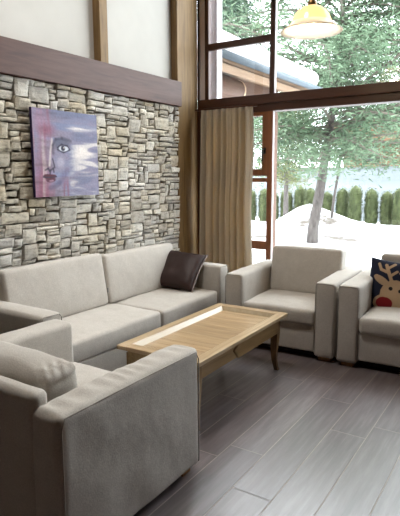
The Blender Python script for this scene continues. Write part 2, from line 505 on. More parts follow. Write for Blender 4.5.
# beam above the stone, timber posts
b = MB(); b.box((XL, YB, 2.245), (-3.34, 4.78, 2.502), 'beam'); struct(b.build('trim_1', bevel=.004))
b = MB(); b.box((XL, 3.60, 2.502), (-3.395, 3.70, ZC), 'post'); struct(b.build('trim_2', bevel=.004))
b = MB(); b.box((XL, 4.78, 0), (-3.395, 5.17, ZC), 'post'); struct(b.build('trim_3', bevel=.004))
b = MB(); b.box((XL, YB, ZC), (XR+.2, WY+.3, ZC+.2), 'ceiling_wood'); struct(b.build('ceiling'))
b = MB(); b.box((XL, YB-.25, 0), (XR+.25, YB, ZC), 'ceiling_wood'); struct(b.build('wall_back'))
# solid right wall, and the wall beside the glazing
b = MB(); b.box((XR, YB, 0), (XR+.25, WY+.3, ZC), 'ceiling_wood'); struct(b.build('wall_right'))
b = MB(); b.box((XW, WY, 0), (XR, WY+.2, ZC), 'ceiling_wood'); struct(b.build('wall_front'))

# window wall -----------------------------------------------------------
YI = WY
win = MB()
# header beam with a stepped lower face
win.box((-3.385, YI-.035, 2.262), (XW, YI+.16, 2.357), 'frame')
win.box((-3.30, YI-.005, 2.182), (XW, YI+.14, 2.262), 'frame')
# uprights
win.box((-3.40, YI-.02, 0), (-3.388, YI+.03, ZC), 'frame_z'); win.box((-3.48, YI-.03, 0), (-3.312, YI+.03, 2.262), 'frame_z')
win.box((-3.312, YI, 0), (-3.262, YI+.05, ZC), 'frame_z')
win.box((-2.502, YI, 2.357), (-2.449, YI+.045, ZC), 'frame_z')
win.box((-2.512, YI-.005, 0), (-2.457, YI+.04, 2.182), 'sash')
for x in (.2,):
    win.box((x, YI, 0), (x+.06, YI+.11, ZC), 'frame_z')
# transom only in the narrow left bay
win.box((-3.262, YI, 2.892), (-2.502, YI+.05, 2.962), 'frame')
win.box((-3.4, YI-.01, 5.3), (XW, YI+.15, ZC), 'frame')
# bottom rail and rails in the left bay
win.box((-3.40, YI, 0), (XW, YI+.14, .10), 'frame')
window = struct(win.build('window_1', bevel=.003))
wt = MB()
wt.box((-3.388, YI+.005, 2.357), (-3.312, YI+.045, ZC), 'white_trim')
wt.box((-2.449, YI+.004, 2.357), (-2.441, YI+.044, ZC), 'white_trim')  # white strip paints the lit side face of the dark mullion
wt.box((-2.457, YI+.006, .10), (-2.450, YI+.038, 2.182), 'white_trim')  # same painted lit side, below the header
wt.build('reveal', window, bevel=.002)
sa = MB()
sx0, sx1 = -3.255, -2.512
sa.box((sx0, YI+.005, 1.497), (sx0+.07, YI+.05, 2.182), 'sash'); sa.box((-2.580, YI+.005, 1.497), (sx1, YI+.05, 2.182), 'sash')
sa.box((sx0+.07, YI+.005, 2.138), (-2.580, YI+.05, 2.182), 'sash'); sa.box((sx0+.07, YI+.005, 1.497), (-2.580, YI+.05, 1.570), 'sash')
sash = sa.build('sash', window, bevel=.004)
hd = MB(); hd.box((-2.558, YI-.012, 1.735), (-2.532, YI+.005, 1.80), 'black_metal'); hd.tube([(-2.545,YI-.012,1.785),(-2.545,YI-.045,1.785),(-2.548,YI-.048,1.76),(-2.552,YI-.045,1.655)], [.009,.009,.009,.008], 'black_metal')
hd.build('handle', sash, smooth=True)
lr = MB(); lr.box((sx0, YI+.01, 1.43), (sx1, YI+.05, 1.474), 'sash'); lr.box((sx0, YI+.01, .683), (sx1, YI+.05, .774), 'sash')
lr.build('rail', window, bevel=.003)
for nm, (xa, xb, za, zb) in enumerate([(-3.185,-2.58,1.57,2.138), (-3.255,-2.512,.774,1.43), (-3.255,-2.512,.10,.683), (-3.255,-2.502,2.357,2.892), (-3.255,-2.502,2.962,5.3),
        (-2.45,.2,.10,2.182), (.26,2.9,.10,2.182), (-2.441,.2,2.357,5.3), (.26,2.9,2.357,5.3), (2.96,XR,.1,2.182), (2.96,XR,2.357,5.3)]):
    g = MB(); g.add([(xa,YI+.03,za),(xb,YI+.03,za),(xb,YI+.03,zb),(xa,YI+.03,zb)], [(0,1,2,3)], 'glass'); g.build('pane', window, recalc=False)

# ------------------------------------------------------------------ seating
def arm_block(mb, x0, x1, y0, y1, z0, z1, seed, wob=.0035, r=.026):
    mb.soft((x1-x0, y1-y0, z1-z0), r, 'fabric', puff=(.006,.004,.006), seg=16, wob=wob, wscale=7, X=T((x0+x1)/2,(y0+y1)/2,(z0+z1)/2), seed=seed)

def seam(parent, pts, rad=.0035, name='piping'):
    b = MB(); b.tube(pts, rad, 'piping', n=6); return b.build(name, parent, smooth=True)

def front_seam(parent, x0, x1, y, z0, z1, r=.02):
    """piping that frames the front panel of an arm"""
    yy = y+.004
    pts = [(x0+.006,yy,z0+.02),(x0+.006,yy,z1-.03),(x0+.02,yy,z1-.008),(x1-.02,yy,z1-.008),(x1-.006,yy,z1-.03),(x1-.006,yy,z0+.02)]
    seam(parent, pts)

def armchair(W=.98, Dp=.91, cushion_top=.835, seed=0, shift=0):
    """faces -Y, origin at the middle of the front edge on the floor"""
    root = bpy.data.objects.new('armchair', None); C.objects.link(root)
    hw = W/2; at = .165
    for s in (-1, 1):
        b = MB(); xa, xb = (-hw, -hw+at) if s < 0 else (hw-at, hw)
        arm_block(b, xa, xb, 0, Dp, .035, .655, seed+s+3)
        a = b.build('arm', root, smooth=True)
        front_seam(a, xa, xb, -.004, .05, .655)
    b = MB(); b.soft((W-2*at-.004, Dp-.05, .225), .015, 'fabric', seg=10, wob=.002, X=T(0, .02+(Dp-.05)/2, .175), seed=seed)
    b.build('base', root, smooth=True)
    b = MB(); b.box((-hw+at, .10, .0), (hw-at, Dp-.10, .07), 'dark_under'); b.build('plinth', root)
    b = MB(); b.soft((W-2*at+.02, .17, .62), .03, 'fabric', puff=(0,.006,.006), seg=14, wob=.004, X=T(0, Dp-.085, .09+.62/2), seed=seed+8)
    b.build('back_frame', root, smooth=True)
    b = MB(); b.soft((W-2*at-.008, Dp-.20, .135), .032, 'fabric', puff=(.002,.006,.018), seg=18, wob=.005, wscale=5, X=T(0, (Dp-.20)/2-.004, .352), seed=seed+5)
    sc = b.build('seat_cushion', root, smooth=True)
    hh = cushion_top-.40
    b = MB(); b.soft((W-2*at+.02, .18, hh), .032, 'fabric', puff=(.005,.016,.008), seg=20, wob=.005, wscale=5, X=T(shift, Dp-.245, .40+hh/2, rx=R(-7)), seed=seed+6)
    b.build('back_cushion', root, smooth=True)
    for sx in (-hw+.085, hw-.085):
        for sy in (.07, Dp-.08):
            b = MB(); b.box((sx-.05, sy-.035, 0), (sx+.05, sy+.035, .045), 'foot'); b.build('foot', root, bevel=.003)
    return root

c1 = armchair(seed=1, shift=.035)
c1.location = (-1.775, 3.90, 0); c1.rotation_euler.z = R(2.5)
tag(c1, 'empty beige-grey armchair before the window, at the far end of the coffee table', 'armchair', 'matching armchairs')
c2 = armchair(seed=21, cushion_top=.83, shift=.03)
c2.location = (-.772, 3.925, 0); c2.rotation_euler.z = R(2)
tag(c2, 'beige-grey fabric armchair holding a navy reindeer cushion, cut by the right edge', 'armchair', 'matching armchairs')

# near chair, seen from behind its arm; faces the table (+Y)
def near_chair():
    root = bpy.data.objects.new('armchair', None); C.objects.link(root)
    x0, x1, y0, y1 = -2.41, -1.358, 1.165, 2.075
    at = .165
    def wrinkle(q, u):
        # puckered cloth along the top edge seam
        if u[2] > .8: q.z += .004*math.sin(q.y*75+2*math.sin(q.y*13))*max(0, 1-abs(u[0]+.1)) 
        return q
    b = MB(); b.soft((at, y1-y0, .62), .03, 'fabric', puff=(.010,.004,.008), seg=60, wob=.006, wscale=6, X=T(x1-at/2, (y0+y1)/2, .345), seed=41, fn=wrinkle)
    a = b.build('arm', root, smooth=True)
    seam(a, [(x1-.001, y0+.01, .05), (x1-.0, y0+.012, .60), (x1-.004, y0+.03, .640), (x1+.001, (y0+y1)/2, .647), (x1-.004, y1-.03, .640), (x1-.001, y1-.006, .60), (x1-.003, y1-.006, .05)], .003)
    b = MB(); b.soft((at, y1-y0, .62), .03, 'fabric', puff=(.006,.004,.006), seg=24, wob=.005, wscale=6, X=T(x0+at/2, (y0+y1)/2, .345), seed=42)
    a = b.build('arm', root, smooth=True)
    b = MB(); b.soft((x1-x0-2*at+.06, .085, .62), .032, 'fabric', puff=(.004,.006,.008), seg=24, wob=.005, X=T((x0+x1)/2, y0+.043, .09+.31), seed=43)
    b.build('back_frame', root, smooth=True)
    b = MB(); b.soft((x1-x0-2*at, y1-y0-.06, .225), .015, 'fabric', seg=10, wob=.002, X=T((x0+x1)/2, (y0+y1)/2, .175), seed=44); b.build('base', root, smooth=True)
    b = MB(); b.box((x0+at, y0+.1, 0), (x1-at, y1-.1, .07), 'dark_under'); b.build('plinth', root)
    b = MB(); b.soft((x1-x0-2*at-.008, y1-y0-.17, .14), .035, 'fabric', puff=(.002,.006,.016), seg=18, wob=.005, X=T((x0+x1)/2, y0+.16+(y1-y0-.17)/2, .354), seed=45)
    b.build('seat_cushion', root, smooth=True)
    def pucker(q, u):
        c = max(0, abs(u[0])-.72)/.28 * max(0, abs(u[2])-.3)/.7
        q.y += .010*math.sin(q.x*160)*c; q.z += .007*math.sin(q.y*130+q.x*90)*c
        q.x += .008*math.sin(q.z*110)*c
        return q
    b = MB(); b.soft((x1-x0-2*at-.04, .19, .33), .045, 'fabric', puff=(.012,.03,.012), seg=44, wob=.011, wscale=6, X=T((x0+x1)/2-.02, y0+.215, .578, rx=R(5)), seed=46, fn=pucker)
    b.build('back_cushion', root, smooth=True)
    for sx in (x0+.085, x1-.085):
        for sy in (y0+.08, y1-.07):
            b = MB(); b.box((sx-.05, sy-.035, 0), (sx+.05, sy+.035, .045), 'foot'); b.build('foot', root, bevel=.003)
    return root
c3 = near_chair()
tag(c3, 'beige-grey armchair in the near left foreground, seen from behind', 'armchair', 'matching armchairs')

# sofa along the stone wall, faces +X
def sofa():
    root = bpy.data.objects.new('sofa', None); C.objects.link(root)
    xb, xf = -3.345, -2.475
    ya, yb = 2.03, 4.30; at = .165
    for i3, (p, q) in enumerate(((ya, ya+at), (yb-at, yb))):
        b = MB(); b.soft((xf-xb, q-p, .62), .028, 'fabric', puff=(.004,.006,.006), seg=16, wob=.004, X=T((xf+xb)/2, (p+q)/2, .345), seed=60+i3)
        a = b.build('arm', root, smooth=True)
        seam(a, [(xf+.001,p+.006,.06),(xf+.001,p+.006,.625),(xf-.002,p+.02,.647),(xf-.002,q-.02,.647),(xf+.001,q-.006,.625),(xf+.001,q-.006,.06)])
    b = MB(); b.soft((xf-xb-.03, yb-ya-2*at, .20), .015, 'fabric', seg=16, wob=.002, X=T((xf+xb)/2, (ya+yb)/2, .165), seed=63); b.build('base', root, smooth=True)
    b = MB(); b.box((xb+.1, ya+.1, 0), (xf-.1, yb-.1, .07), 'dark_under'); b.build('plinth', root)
    b = MB(); b.soft((.15, yb-ya-.04, .66), .03, 'fabric', puff=(.004,0,.006), seg=24, wob=.004, X=T(xb+.075, (ya+yb)/2, .07+.33), seed=64); b.build('back_frame', root, smooth=True)
    ys, ye = ya+at+.004, yb-at-.004; ym = 3.245
    for i3, (p, q) in enumerate(((ys, ym-.003), (ym+.003, ye))):
        b = MB(); b.soft((.70, q-p, .155), .028, 'fabric', puff=(.006,.002,.014), seg=20, wob=.005, wscale=5, X=T(xf-.35-.008, (p+q)/2, .345), seed=70+i3)
        b.build('seat_cushion', root, smooth=True)
    ym = 3.165
    for i3, (p, q, zt) in enumerate(((ys-.02, ym-.006, .855), (ym+.006, ye+.03, .835))):
        hh = zt-.415
        b = MB(); b.soft((.18, q-p, hh), .03, 'fabric', puff=(.02,.002,.006), seg=24, wob=.006, wscale=5, X=T(-3.09, (p+q)/2, .415+hh/2, ry=R(-9)), seed=75+i3)
        bc = b.build('back_cushion', root, smooth=True)
        if i3 == 0:
            z = MB(); z.box((-2.985, q-.012, .535), (-2.975, q-.002, .575), 'zip'); z.build('zip_pull', bc)
    for sx in (xb+.06, xf-.06):
        for sy in (ya+.083, yb-.083):
            b = MB(); b.box((sx-.035, sy-.05, 0), (sx+.035, sy+.05, .045), 'foot'); b.build('foot', root, bevel=.003)
    tag(root, 'long pale beige-grey fabric sofa along the stone wall', 'sofa')
sofa()

# ------------------------------------------------------------------ coffee table
def coffee_table():
    x0, x1, y0, y1 = -2.165, -1.548, 2.345, 3.625
    cx, cy = (x0+x1)/2, (y0+y1)/2
    root = thing('coffee_table', (cx, cy, 0), R(.8), 'light oak coffee table with a recessed top and curved legs', 'coffee table')
    hx, hy = (x1-x0)/2, (y1-y0)/2
    zt = .452; th = .026
    b = MB()
    fw_ = .072
    # outer frame of the top
    b.box((-hx,-hy,zt-th),(-hx+fw_,hy,zt),'oak'); b.box((hx-fw_,-hy,zt-th),(hx,hy,zt),'oak')
    b.box((-hx+fw_,-hy,zt-th),(hx-fw_,-hy+fw_,zt),'oak_cross'); b.box((-hx+fw_,hy-fw_,zt-th),(hx-fw_,hy,zt),'oak_cross')
    top = b.build('tabletop', root, bevel=.003)
    b = MB(); n = 13
    yy0, yy1 = -hy+fw_, hy-fw_
    for k in range(n):
        p = yy0+(yy1-yy0)*k/n; q = yy0+(yy1-yy0)*(k+1)/n
        b.box((-hx+fw_-.002, p+.0003, zt-.044),(hx-fw_+.002, q-.0003, zt-.029),'oak_cross')
    b.build('inset_panel', root, bevel=.0006)
    # bevelled inner moulding
    m = MB(); d = .026
    a, c = -hx+fw_, -hy+fw_
    for (p, q, r_, s_) in ((( a,c),( -a,c),(-a-d,c+d),(a+d,c+d)), ((-a,c),(-a,-c),(-a-d,-c-d),(-a-d,c+d)), ((-a,-c),(a,-c),(a+d,-c-d),(-a-d,-c-d)), ((a,-c),(a,c),(a+d,c+d),(a+d,-c-d))):
        m.add([(p[0],p[1],zt-.001),(q[0],q[1],zt-.001),(r_[0],r_[1],zt-.0295),(s_[0],s_[1],zt-.0295)], [(0,1,2,3)], 'sheen_wood')
    m.build('moulding', root)
    # apron
    az0, az1 = .312, zt-th
    ix, iy = hx-.045, hy-.045
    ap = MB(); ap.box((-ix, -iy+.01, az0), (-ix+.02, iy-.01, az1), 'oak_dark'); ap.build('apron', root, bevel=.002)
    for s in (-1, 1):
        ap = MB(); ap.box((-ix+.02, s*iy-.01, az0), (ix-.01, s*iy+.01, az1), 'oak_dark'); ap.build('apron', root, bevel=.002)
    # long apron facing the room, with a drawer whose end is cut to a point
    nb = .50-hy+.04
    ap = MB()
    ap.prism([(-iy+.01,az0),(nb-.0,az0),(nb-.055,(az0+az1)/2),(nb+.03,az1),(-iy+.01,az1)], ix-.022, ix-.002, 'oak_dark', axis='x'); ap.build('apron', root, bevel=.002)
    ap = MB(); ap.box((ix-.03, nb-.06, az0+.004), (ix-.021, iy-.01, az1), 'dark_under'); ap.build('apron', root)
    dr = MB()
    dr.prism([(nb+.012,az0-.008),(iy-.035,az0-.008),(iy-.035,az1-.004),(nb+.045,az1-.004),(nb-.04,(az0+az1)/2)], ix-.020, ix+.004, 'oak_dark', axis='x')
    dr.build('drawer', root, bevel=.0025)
    for sx in (-1, 1):
        for sy in (-1, 1):
            b = MB()
            vs = []; fs = []
            prof = [(zt-.05,.028,0),(az0,.028,0),(.25,.027,-.002),(.16,.023,-.005),(.08,.018,-.003),(.03,.016,.005),(0,.018,.012)]
            for z, h_, o_ in prof:
                cx_, cy_ = sx*(ix-.025+o_), sy*(iy-.025+o_)
                for p, q in ((-1,-1),(1,-1),(1,1),(-1,1)): vs.append((cx_+p*h_, cy_+q*h_, z))
            for k in range(len(prof)-1):
                for j in range(4): fs.append((k*4+j, k*4+(j+1)%4, k*4+4+(j+1)%4, k*4+4+j))
            fs.append((0,1,2,3)); fs.append(tuple(len(vs)-4+j for j in (3,2,1,0)))
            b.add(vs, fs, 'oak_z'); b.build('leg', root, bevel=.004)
coffee_table()

# ------------------------------------------------------------------ cushions
def square_cushion(name, size, thick, n, mat, colour=None, seed=0):
    """pillow with pinched corners; local XZ plane, front faces -Y"""
    me_v = []; me_f = []; cols = []
    h = size/2
    def P(u, v, s):
        e = max(0, (1-u**4))*max(0, (1-v**4))
        t = thick/2*(e**.55)
        pin = 1-.07*(1-u*u)*v*v - .0*abs(u)
        pin2 = 1-.07*(1-v*v)*u*u
        x = u*h*pin2; z = v*h*pin
        w = noise.noise(Vector((u*1.7+seed, v*1.7, s*3)))*.012*e**.5
        return (x, s*t+w, z)
    front = {}; back = {}
    for j in range(n+1):
        for i in range(n+1):
            u, v = -1+2*i/n, -1+2*j/n
            edge = i in (0,n) or j in (0,n)
            front[i,j] = len(me_v); me_v.append(P(u,v,-1)); cols.append(colour(u,v) if colour else None)
            if edge: back[i,j] = front[i,j]
            else: back[i,j] = len(me_v); me_v.append(P(u,v,1)); cols.append(colour(9,9) if colour else None)
    for j in range(n):
        for i in range(n):
            me_f.append((front[i,j],front[i+1,j],front[i+1,j+1],front[i,j+1]))
            me_f.append((back[i,j],back[i,j+1],back[i+1,j+1],back[i+1,j]))
    b = MB(); b.add(me_v, me_f, mat)
    o = b.build(name, smooth=True, recalc=False)
    if colour:
        at = o.data.color_attributes.new('paint', 'FLOAT_COLOR', 'POINT')
        for k, c in enumerate(cols): at.data[k].color = c
    return o

mc = square_cushion('throw_pillow', .42, .14, 30, 'maroon', seed=4)
mc.location = (-2.85, 4.02, .604); mc.rotation_euler = (R(-42), R(4), R(6))
tag(mc, 'dark maroon-brown throw pillow leaning on the far arm of the sofa', 'cushion')
pb = MB()
pts = []
h = .215
for k in range(13):
    v = -1+2*k/12; pts.append((h*(1-.07*(1-v*v)), 0, v*h))
pb.tube(pts, .006, 'maroon_edge', n=6)
e_ = pb.build('edge_trim', mc, smooth=True); e_['label'] = 'edge strip with its highlight in the colour'

def sd_ell(u, v, cx, cy, rx, ry, a=0):
    x, y = u-cx, v-cy
    ca, sa = math.cos(a), math.sin(a)
    x, y = x*ca+y*sa, -x*sa+y*ca
    return math.hypot(x/rx, y/ry)-1
def seg_d(u, v, a, b):
    ax, ay = a; bx, by = b
    t = max(0, min(1, ((u-ax)*(bx-ax)+(v-ay)*(by-ay))/((bx-ax)**2+(by-ay)**2)))
    return math.hypot(u-ax-t*(bx-ax), v-ay-t*(by-ay))
NAVY, TAN, RED, BLK = srgb(24,27,46), srgb(178,150,120), srgb(128,20,28), srgb(20,18,20)
def deer(u, v):
    if u == 9: return NAVY
    # u right, v up in [-1,1]; px frame of the photographed cushion -> U,V in 0..1 with V down
    U, V = (u+1)/2, (1-v)/2
    if sd_ell(U,V,.37,.80,.145,.115) < 0: return RED
    for e in ((.44,.52,.035,.035),(.61,.54,.035,.035)):
        if sd_ell(U,V,*e) < 0: return BLK
    if sd_ell(U,V,.40,.80,.23,.165) < 0: return TAN
    if sd_ell(U,V,.52,.62,.25,.26) < 0: return TAN
    if sd_ell(U,V,.26,.40,.17,.065,.45) < 0: return TAN
    if sd_ell(U,V,.84,.45,.15,.065,-.45) < 0: return TAN
    for a, b_, w_ in (((.44,.40),(.30,.10),.030),((.36,.24),(.22,.20),.028),((.22,.20),(.17,.10),.026),((.34,.16),(.44,.06),.026),((.40,.30),(.50,.20),.024),
                     ((.62,.40),(.76,.10),.030),((.70,.24),(.84,.20),.028),((.84,.20),(.90,.10),.026),((.73,.16),(.64,.06),.026),((.66,.30),(.56,.22),.024)):
        if seg_d(U,V,a,b_) < w_: return TAN
    return NAVY
dc = square_cushion('reindeer_cushion', .46, .13, 130, 'deer_print', colour=deer, seed=9)
dc.location = (-.940, 4.40, .572); dc.rotation_euler = (R(-14), R(5), R(4))
tag(dc, 'navy cushion with a beige reindeer face and red nose, on the right-hand armchair', 'cushion')

# ------------------------------------------------------------------ painting
def painting():
    y0, y1, z0, z1 = 2.735, 3.436, 1.338, 2.028
    n = 170
    def mixc(a, b, t):
        t = max(0, min(1, t)); return tuple(a[i]*(1-t)+b[i]*t for i in range(3))
    def sm(a, b, x):
        t = max(0, min(1, (x-a)/(b-a))); return t*t*(3-2*t)
    def S(*c): return srgb(*c)[:3]
    lil, blue, pink, white, rose, dark, grey = S(160,150,170), S(118,124,152), S(170,130,150), S(230,222,216), S(140,84,104), S(60,58,74), S(150,148,170)
    def colr(u, v):
        sw = 1.5*noise.noise(Vector((u*2.2, v*9, 1)))+.9*noise.noise(Vector((u*5, v*26, 4)))
        up = 1.5*noise.noise(Vector((u*11, v*2.4, 7)))+.9*noise.noise(Vector((u*26, v*4, 2)))
        c = mixc(lil, blue, sm(.0,.9, .45+sw*.6))
        c = mixc(c, blue, (1-sm(.0,.16,v+sw*.03))*.9)
        # left side: upright rose and pink strokes
        c = mixc(c, pink, (1-sm(.12,.36,u))*(.55+.5*up))
        c = mixc(c, rose, (1-sm(.02,.18,abs(u-.10+.03*up)))*.75*sm(.35,.8,v))
        c = mixc(c, rose, (1-sm(0,.16,math.hypot((u-.20)/1.3,(v-.24)/.8)))*.8)
        c = mixc(c, rose, (1-sm(0,.05,abs(u-.44-.04*up)))*.7*sm(.72,.88,v))
        c = mixc(c, white, (1-sm(.0,.035,abs(u-.14+.02*up)))*.5*sm(.2,.5,v))
        # pale horizontal clouds on the right
        for cu, cv, ru, rv, s in ((.80,.49,.26,.06,.85),(.72,.54,.2,.04,.6),(.62,.80,.14,.06,.9),(.80,.74,.24,.05,.55),(.68,.21,.26,.02,.7),(.56,.86,.06,.05,.6),(.9,.60,.12,.03,.5)):
            d = math.hypot((u-cu)/ru, (v-cv+sw*.03)/rv)
            c = mixc(c, white, (1-sm(.2,1,d))*s*(.75+.5*sw))
        c = tuple(x*(1+.35*sw) for x in c)
        c = mixc(c, white, .8*sm(.05,.6,sw)*sm(.45,.7,u)*sm(.12,.3,v))
        c = mixc(c, blue, .75*sm(.05,.6,-sw)*sm(.4,.7,u))
        c = mixc(c, rose, .35*sm(.2,.8,up)*(1-sm(.2,.45,u)))
        u = u+.085+.012*noise.noise(Vector((u*9,v*9,3))); v = v+.012*noise.noise(Vector((u*9,v*9,8)))
        # cheek haze
        c = mixc(c, grey, (1-sm(.3,1.0,math.hypot((u-.46)/.18,(v-.62)/.16)))*.55)
        c = mixc(c, S(196,188,206), (1-sm(.3,1.0,math.hypot((u-.47)/.08,(v-.60)/.09)))*.5)
        # bridge of the nose, pale
        c = mixc(c, white, (1-sm(0,.025,seg_d(u,v,(.35,.34),(.30,.64))))*.65)
        # eye socket and brow
        c = mixc(c, S(92,96,116), (1-sm(.5,1.05,math.hypot((u-.50)/.16,(v-.39)/.10)))*.8)
        for a, b_ in (((.365,.50),(.36,.40)),((.36,.40),(.41,.335)),((.41,.335),(.50,.315)),((.50,.315),(.64,.35))):
            c = mixc(c, dark, (1-sm(.004,.03,seg_d(u,v,a,b_)))*.55)
        for a, b_ in (((.43,.43),(.50,.385)),((.50,.385),(.58,.40)),((.58,.40),(.62,.45)),((.43,.45),(.52,.485)),((.52,.485),(.61,.455))):
            c = mixc(c, dark, (1-sm(.003,.015,seg_d(u,v,a,b_)))*.9)
        c = mixc(c, S(210,214,222), (1-sm(.75,1.05,math.hypot((u-.525)/.075,(v-.437)/.036))))
        c = mixc(c, dark, (1-sm(.75,1.1,math.hypot((u-.515)/.033,(v-.433)/.036))))
        c = mixc(c, white, (1-sm(.5,1.1,math.hypot((u-.53)/.010,(v-.425)/.010))))
        # nostrils and nose shadow
        for a, b_ in (((.24,.695),(.28,.675)),((.28,.675),(.30,.70)),((.30,.70),(.35,.67)),((.35,.67),(.36,.71)),((.35,.56),(.37,.66)),((.30,.74),(.31,.70))):
            c = mixc(c, dark, (1-sm(.004,.018,seg_d(u,v,a,b_)))*.8)
        # lips
        lip = S(92,52,66)
        c = mixc(c, lip, (1-sm(.8,1.1,math.hypot((u-.30)/.105,(v-.765)/.032))))
        c = mixc(c, lip, (1-sm(.8,1.1,math.hypot((u-.31)/.075,(v-.80)/.035)))*.9)
        c = mixc(c, dark, (1-sm(.003,.010,seg_d(u,v,(.20,.772),(.40,.770))))*.9)
        c = mixc(c, S(190,150,170), (1-sm(.5,1.1,math.hypot((u-.32)/.04,(v-.815)/.012)))*.6)
        # chin and neck strokes
        c = mixc(c, S(96,92,120), (1-sm(.01,.05,seg_d(u,v,(.30,.90),(.44,.84))))*.6)
        c = mixc(c, S(104,88,120), (1-sm(.01,.06,seg_d(u,v,(.44,.84),(.56,.70))))*.4)
        g = .92+.16*noise.noise(Vector((u*40, v*60, 5)))
        return tuple(max(0, x*g) for x in c)+(1,)
    vs = []; fs = []; cs = []
    X = -3.318
    for j in range(n+1):
        for i in range(n+1):
            u, v = i/n, j/n
            vs.append((X, y0+(y1-y0)*u, z1-(z1-z0)*v)); cs.append(colr(u, v))
    W = n+1
    for j in range(n):
        for i in range(n): fs.append((j*W+i, (j+1)*W+i, (j+1)*W+i+1, j*W+i+1))
    # wrapped edges
    ring = list(range(W)) + [j*W+n for j in range(1, W)] + [n*W+i for i in range(n-1, -1, -1)] + [j*W for j in range(n-1, 0, -1)]
    k0 = len(vs)
    edge = S(52,42,82)
    for q in ring:
        vs.append((X, vs[q][1], vs[q][2])); cs.append(edge+(1,))
    k1 = len(vs)
    for q in ring:
        vs.append((X-.028, vs[q][1], vs[q][2])); cs.append(edge+(1,))
    m = len(ring)
    for q in range(m): fs.append((k0+q, k0+(q+1)%m, k1+(q+1)%m, k1+q))
    b = MB(); b.add(vs, fs, 'canvas')
    o = b.build('picture', recalc=False)
    at = o.data.color_attributes.new('paint', 'FLOAT_COLOR', 'POINT')
    for k, c in enumerate(cs): at.data[k].color = c
    tag(o, 'unframed lilac and pink canvas of a half face hung on the stone wall', 'painting')
painting()

# ------------------------------------------------------------------ curtain
def curtain():
    root = thing('curtain', (-3.005, 5.08, 0), 0, 'floor-length beige curtain gathered at the left side of the window', 'curtain')
    b = MB(); nu, nz = 150, 40
    zt, zb = 2.225, .02
    vs = []; fs = []
    for j in range(nz+1):
        t = j/nz; z = zt+(zb-zt)*t
        xl = -3.325 - .035*t; xr = -2.655 - .0*t + .012*math.sin(t*9)
        for i in range(nu+1):
            s = i/nu
            ph = s*2*PI*8.5 + .8*math.sin(s*11) + .35*math.sin(t*3+s*8)
            amp = .028 + .018*t + .008*math.sin(s*17)
            if t < .05: amp *= .75
            y = amp*math.sin(ph) + .012*math.sin(ph*2.3+1)*(1-t*.5)
            # the inner edge widens and hangs flatter
            if s > .5: y = y*(1-.45*(s-.5)*2*t)
            x = xl+(xr-xl)*s + .010*math.cos(ph)
            vs.append((x+3.03, y, z))
    for j in range(nz):
        for i in range(nu): fs.append((j*(nu+1)+i, j*(nu+1)+i+1, (j+1)*(nu+1)+i+1, (j+1)*(nu+1)+i))
    b.add(vs, fs, 'curtain'); o = b.build('cloth', root, smooth=True)
    sm_ = o.modifiers.new('thick', 'SOLIDIFY'); sm_.thickness = .003
    r = MB(); r.box((-.36,-.012,2.225),(.42,.012,2.243),'frame'); r.build('curtain_rail', root)
curtain()

# ------------------------------------------------------------------ pendant lamp
def lamp():
    x, y, z = -1.545, 3.92, 2.572
    root = thing('pendant_lamp', (x, y, z), 0, 'lit bell-shaped amber and white glass pendant lamp hanging before the window', 'pendant lamp')
    outer = [(.030,.180),(.045,.178),(.075,.166),(.108,.143),(.130,.115),(.142,.085),(.152,.062),(.172,.040),(.200,.018),(.232,.0)]
    b = MB(); b.lathe(outer[:7], 'amber'); b.build('glass_dome', root, smooth=True)
    rim = [(.152,.062),(.172,.040),(.200,.018),(.232,0),(.230,-.004),(.198,.013),(.170,.034),(.150,.056)]
    b = MB(); b.lathe(rim, 'frosted'); b.build('glass_brim', root, smooth=True)
    b = MB(); b.lathe([(.150,.056),(.138,.083),(.126,.112),(.104,.138),(.072,.160),(.030,.172)], 'frosted'); b.build('inner_glass', root, smooth=True)
    b = MB(); b.lathe([(.001,.245),(.012,.243),(.018,.225),(.034,.205),(.036,.178),(.030,.172),(.001,.172)], 'brass'); b.build('lamp_cap', root, smooth=True)
    b = MB(); b.lathe([(.001,.035),(.018,.040),(.030,.060),(.031,.078),(.022,.105),(.014,.130),(.013,.172)], 'bulb', n=20); b.build('bulb', root, smooth=True)
    b = MB(); b.tube([(0,0,.24),(0,0,ZC-z)], .006, 'black_metal'); b.build('cord', root)
    b = MB(); b.lathe([(.001,ZC-z-.03),(.05,ZC-z-.02),(.06,ZC-z)], 'brass'); b.build('ceiling_rose', root, smooth=True)
    l = bpy.data.lights.new('lamp_light', 'POINT'); l.energy = 8; l.color = (1,.82,.55); l.shadow_soft_size = .05
    lo = bpy.data.objects.new('lamp_light', l); C.objects.link(lo); lo.parent = root; lo.location = (0,0,.01)
lamp()

# ------------------------------------------------------------------ outside
def gz(x, y):
    """height of the snow"""
    z = -.32
    z += .62*math.exp(-(((x+7.25)/.8)**2+((y-18.2)/1.4)**2))
    z += .40*math.exp(-(((x+6.2)/1.0)**2+((y-18.0)/1.4)**2))
    z += .10*math.exp(-(((x+3.6)/1.4)**2+((y-18)/1.6)**2))
    z += .06*noise.noise(Vector((x*.5, y*.5, 0))) + .03*noise.noise(Vector((x*1.6, y*1.6, 5)))
    if y > 19: z -= .62*min(1, (y-19)/3.5)
    if y < 7: z += .04
    return z
g = MB(); nx, ny = 130, 90; vs = []; fs = []
for j in range(ny+1):
    for i in range(nx+1):
        x = -26+44*i/nx; y = 5.42+22.5*j/ny; vs.append((x, y, gz(x,y)))
for j in range(ny):
    for i in range(nx): fs.append((j*(nx+1)+i, j*(nx+1)+i+1, (j+1)*(nx+1)+i+1, (j+1)*(nx+1)+i))
g.add(vs, fs, 'ground'); o = g.build('ground_snow', smooth=True, recalc=False); struct(o)
g = MB(); vs = []; fs = []
nx, ny = 40, 30
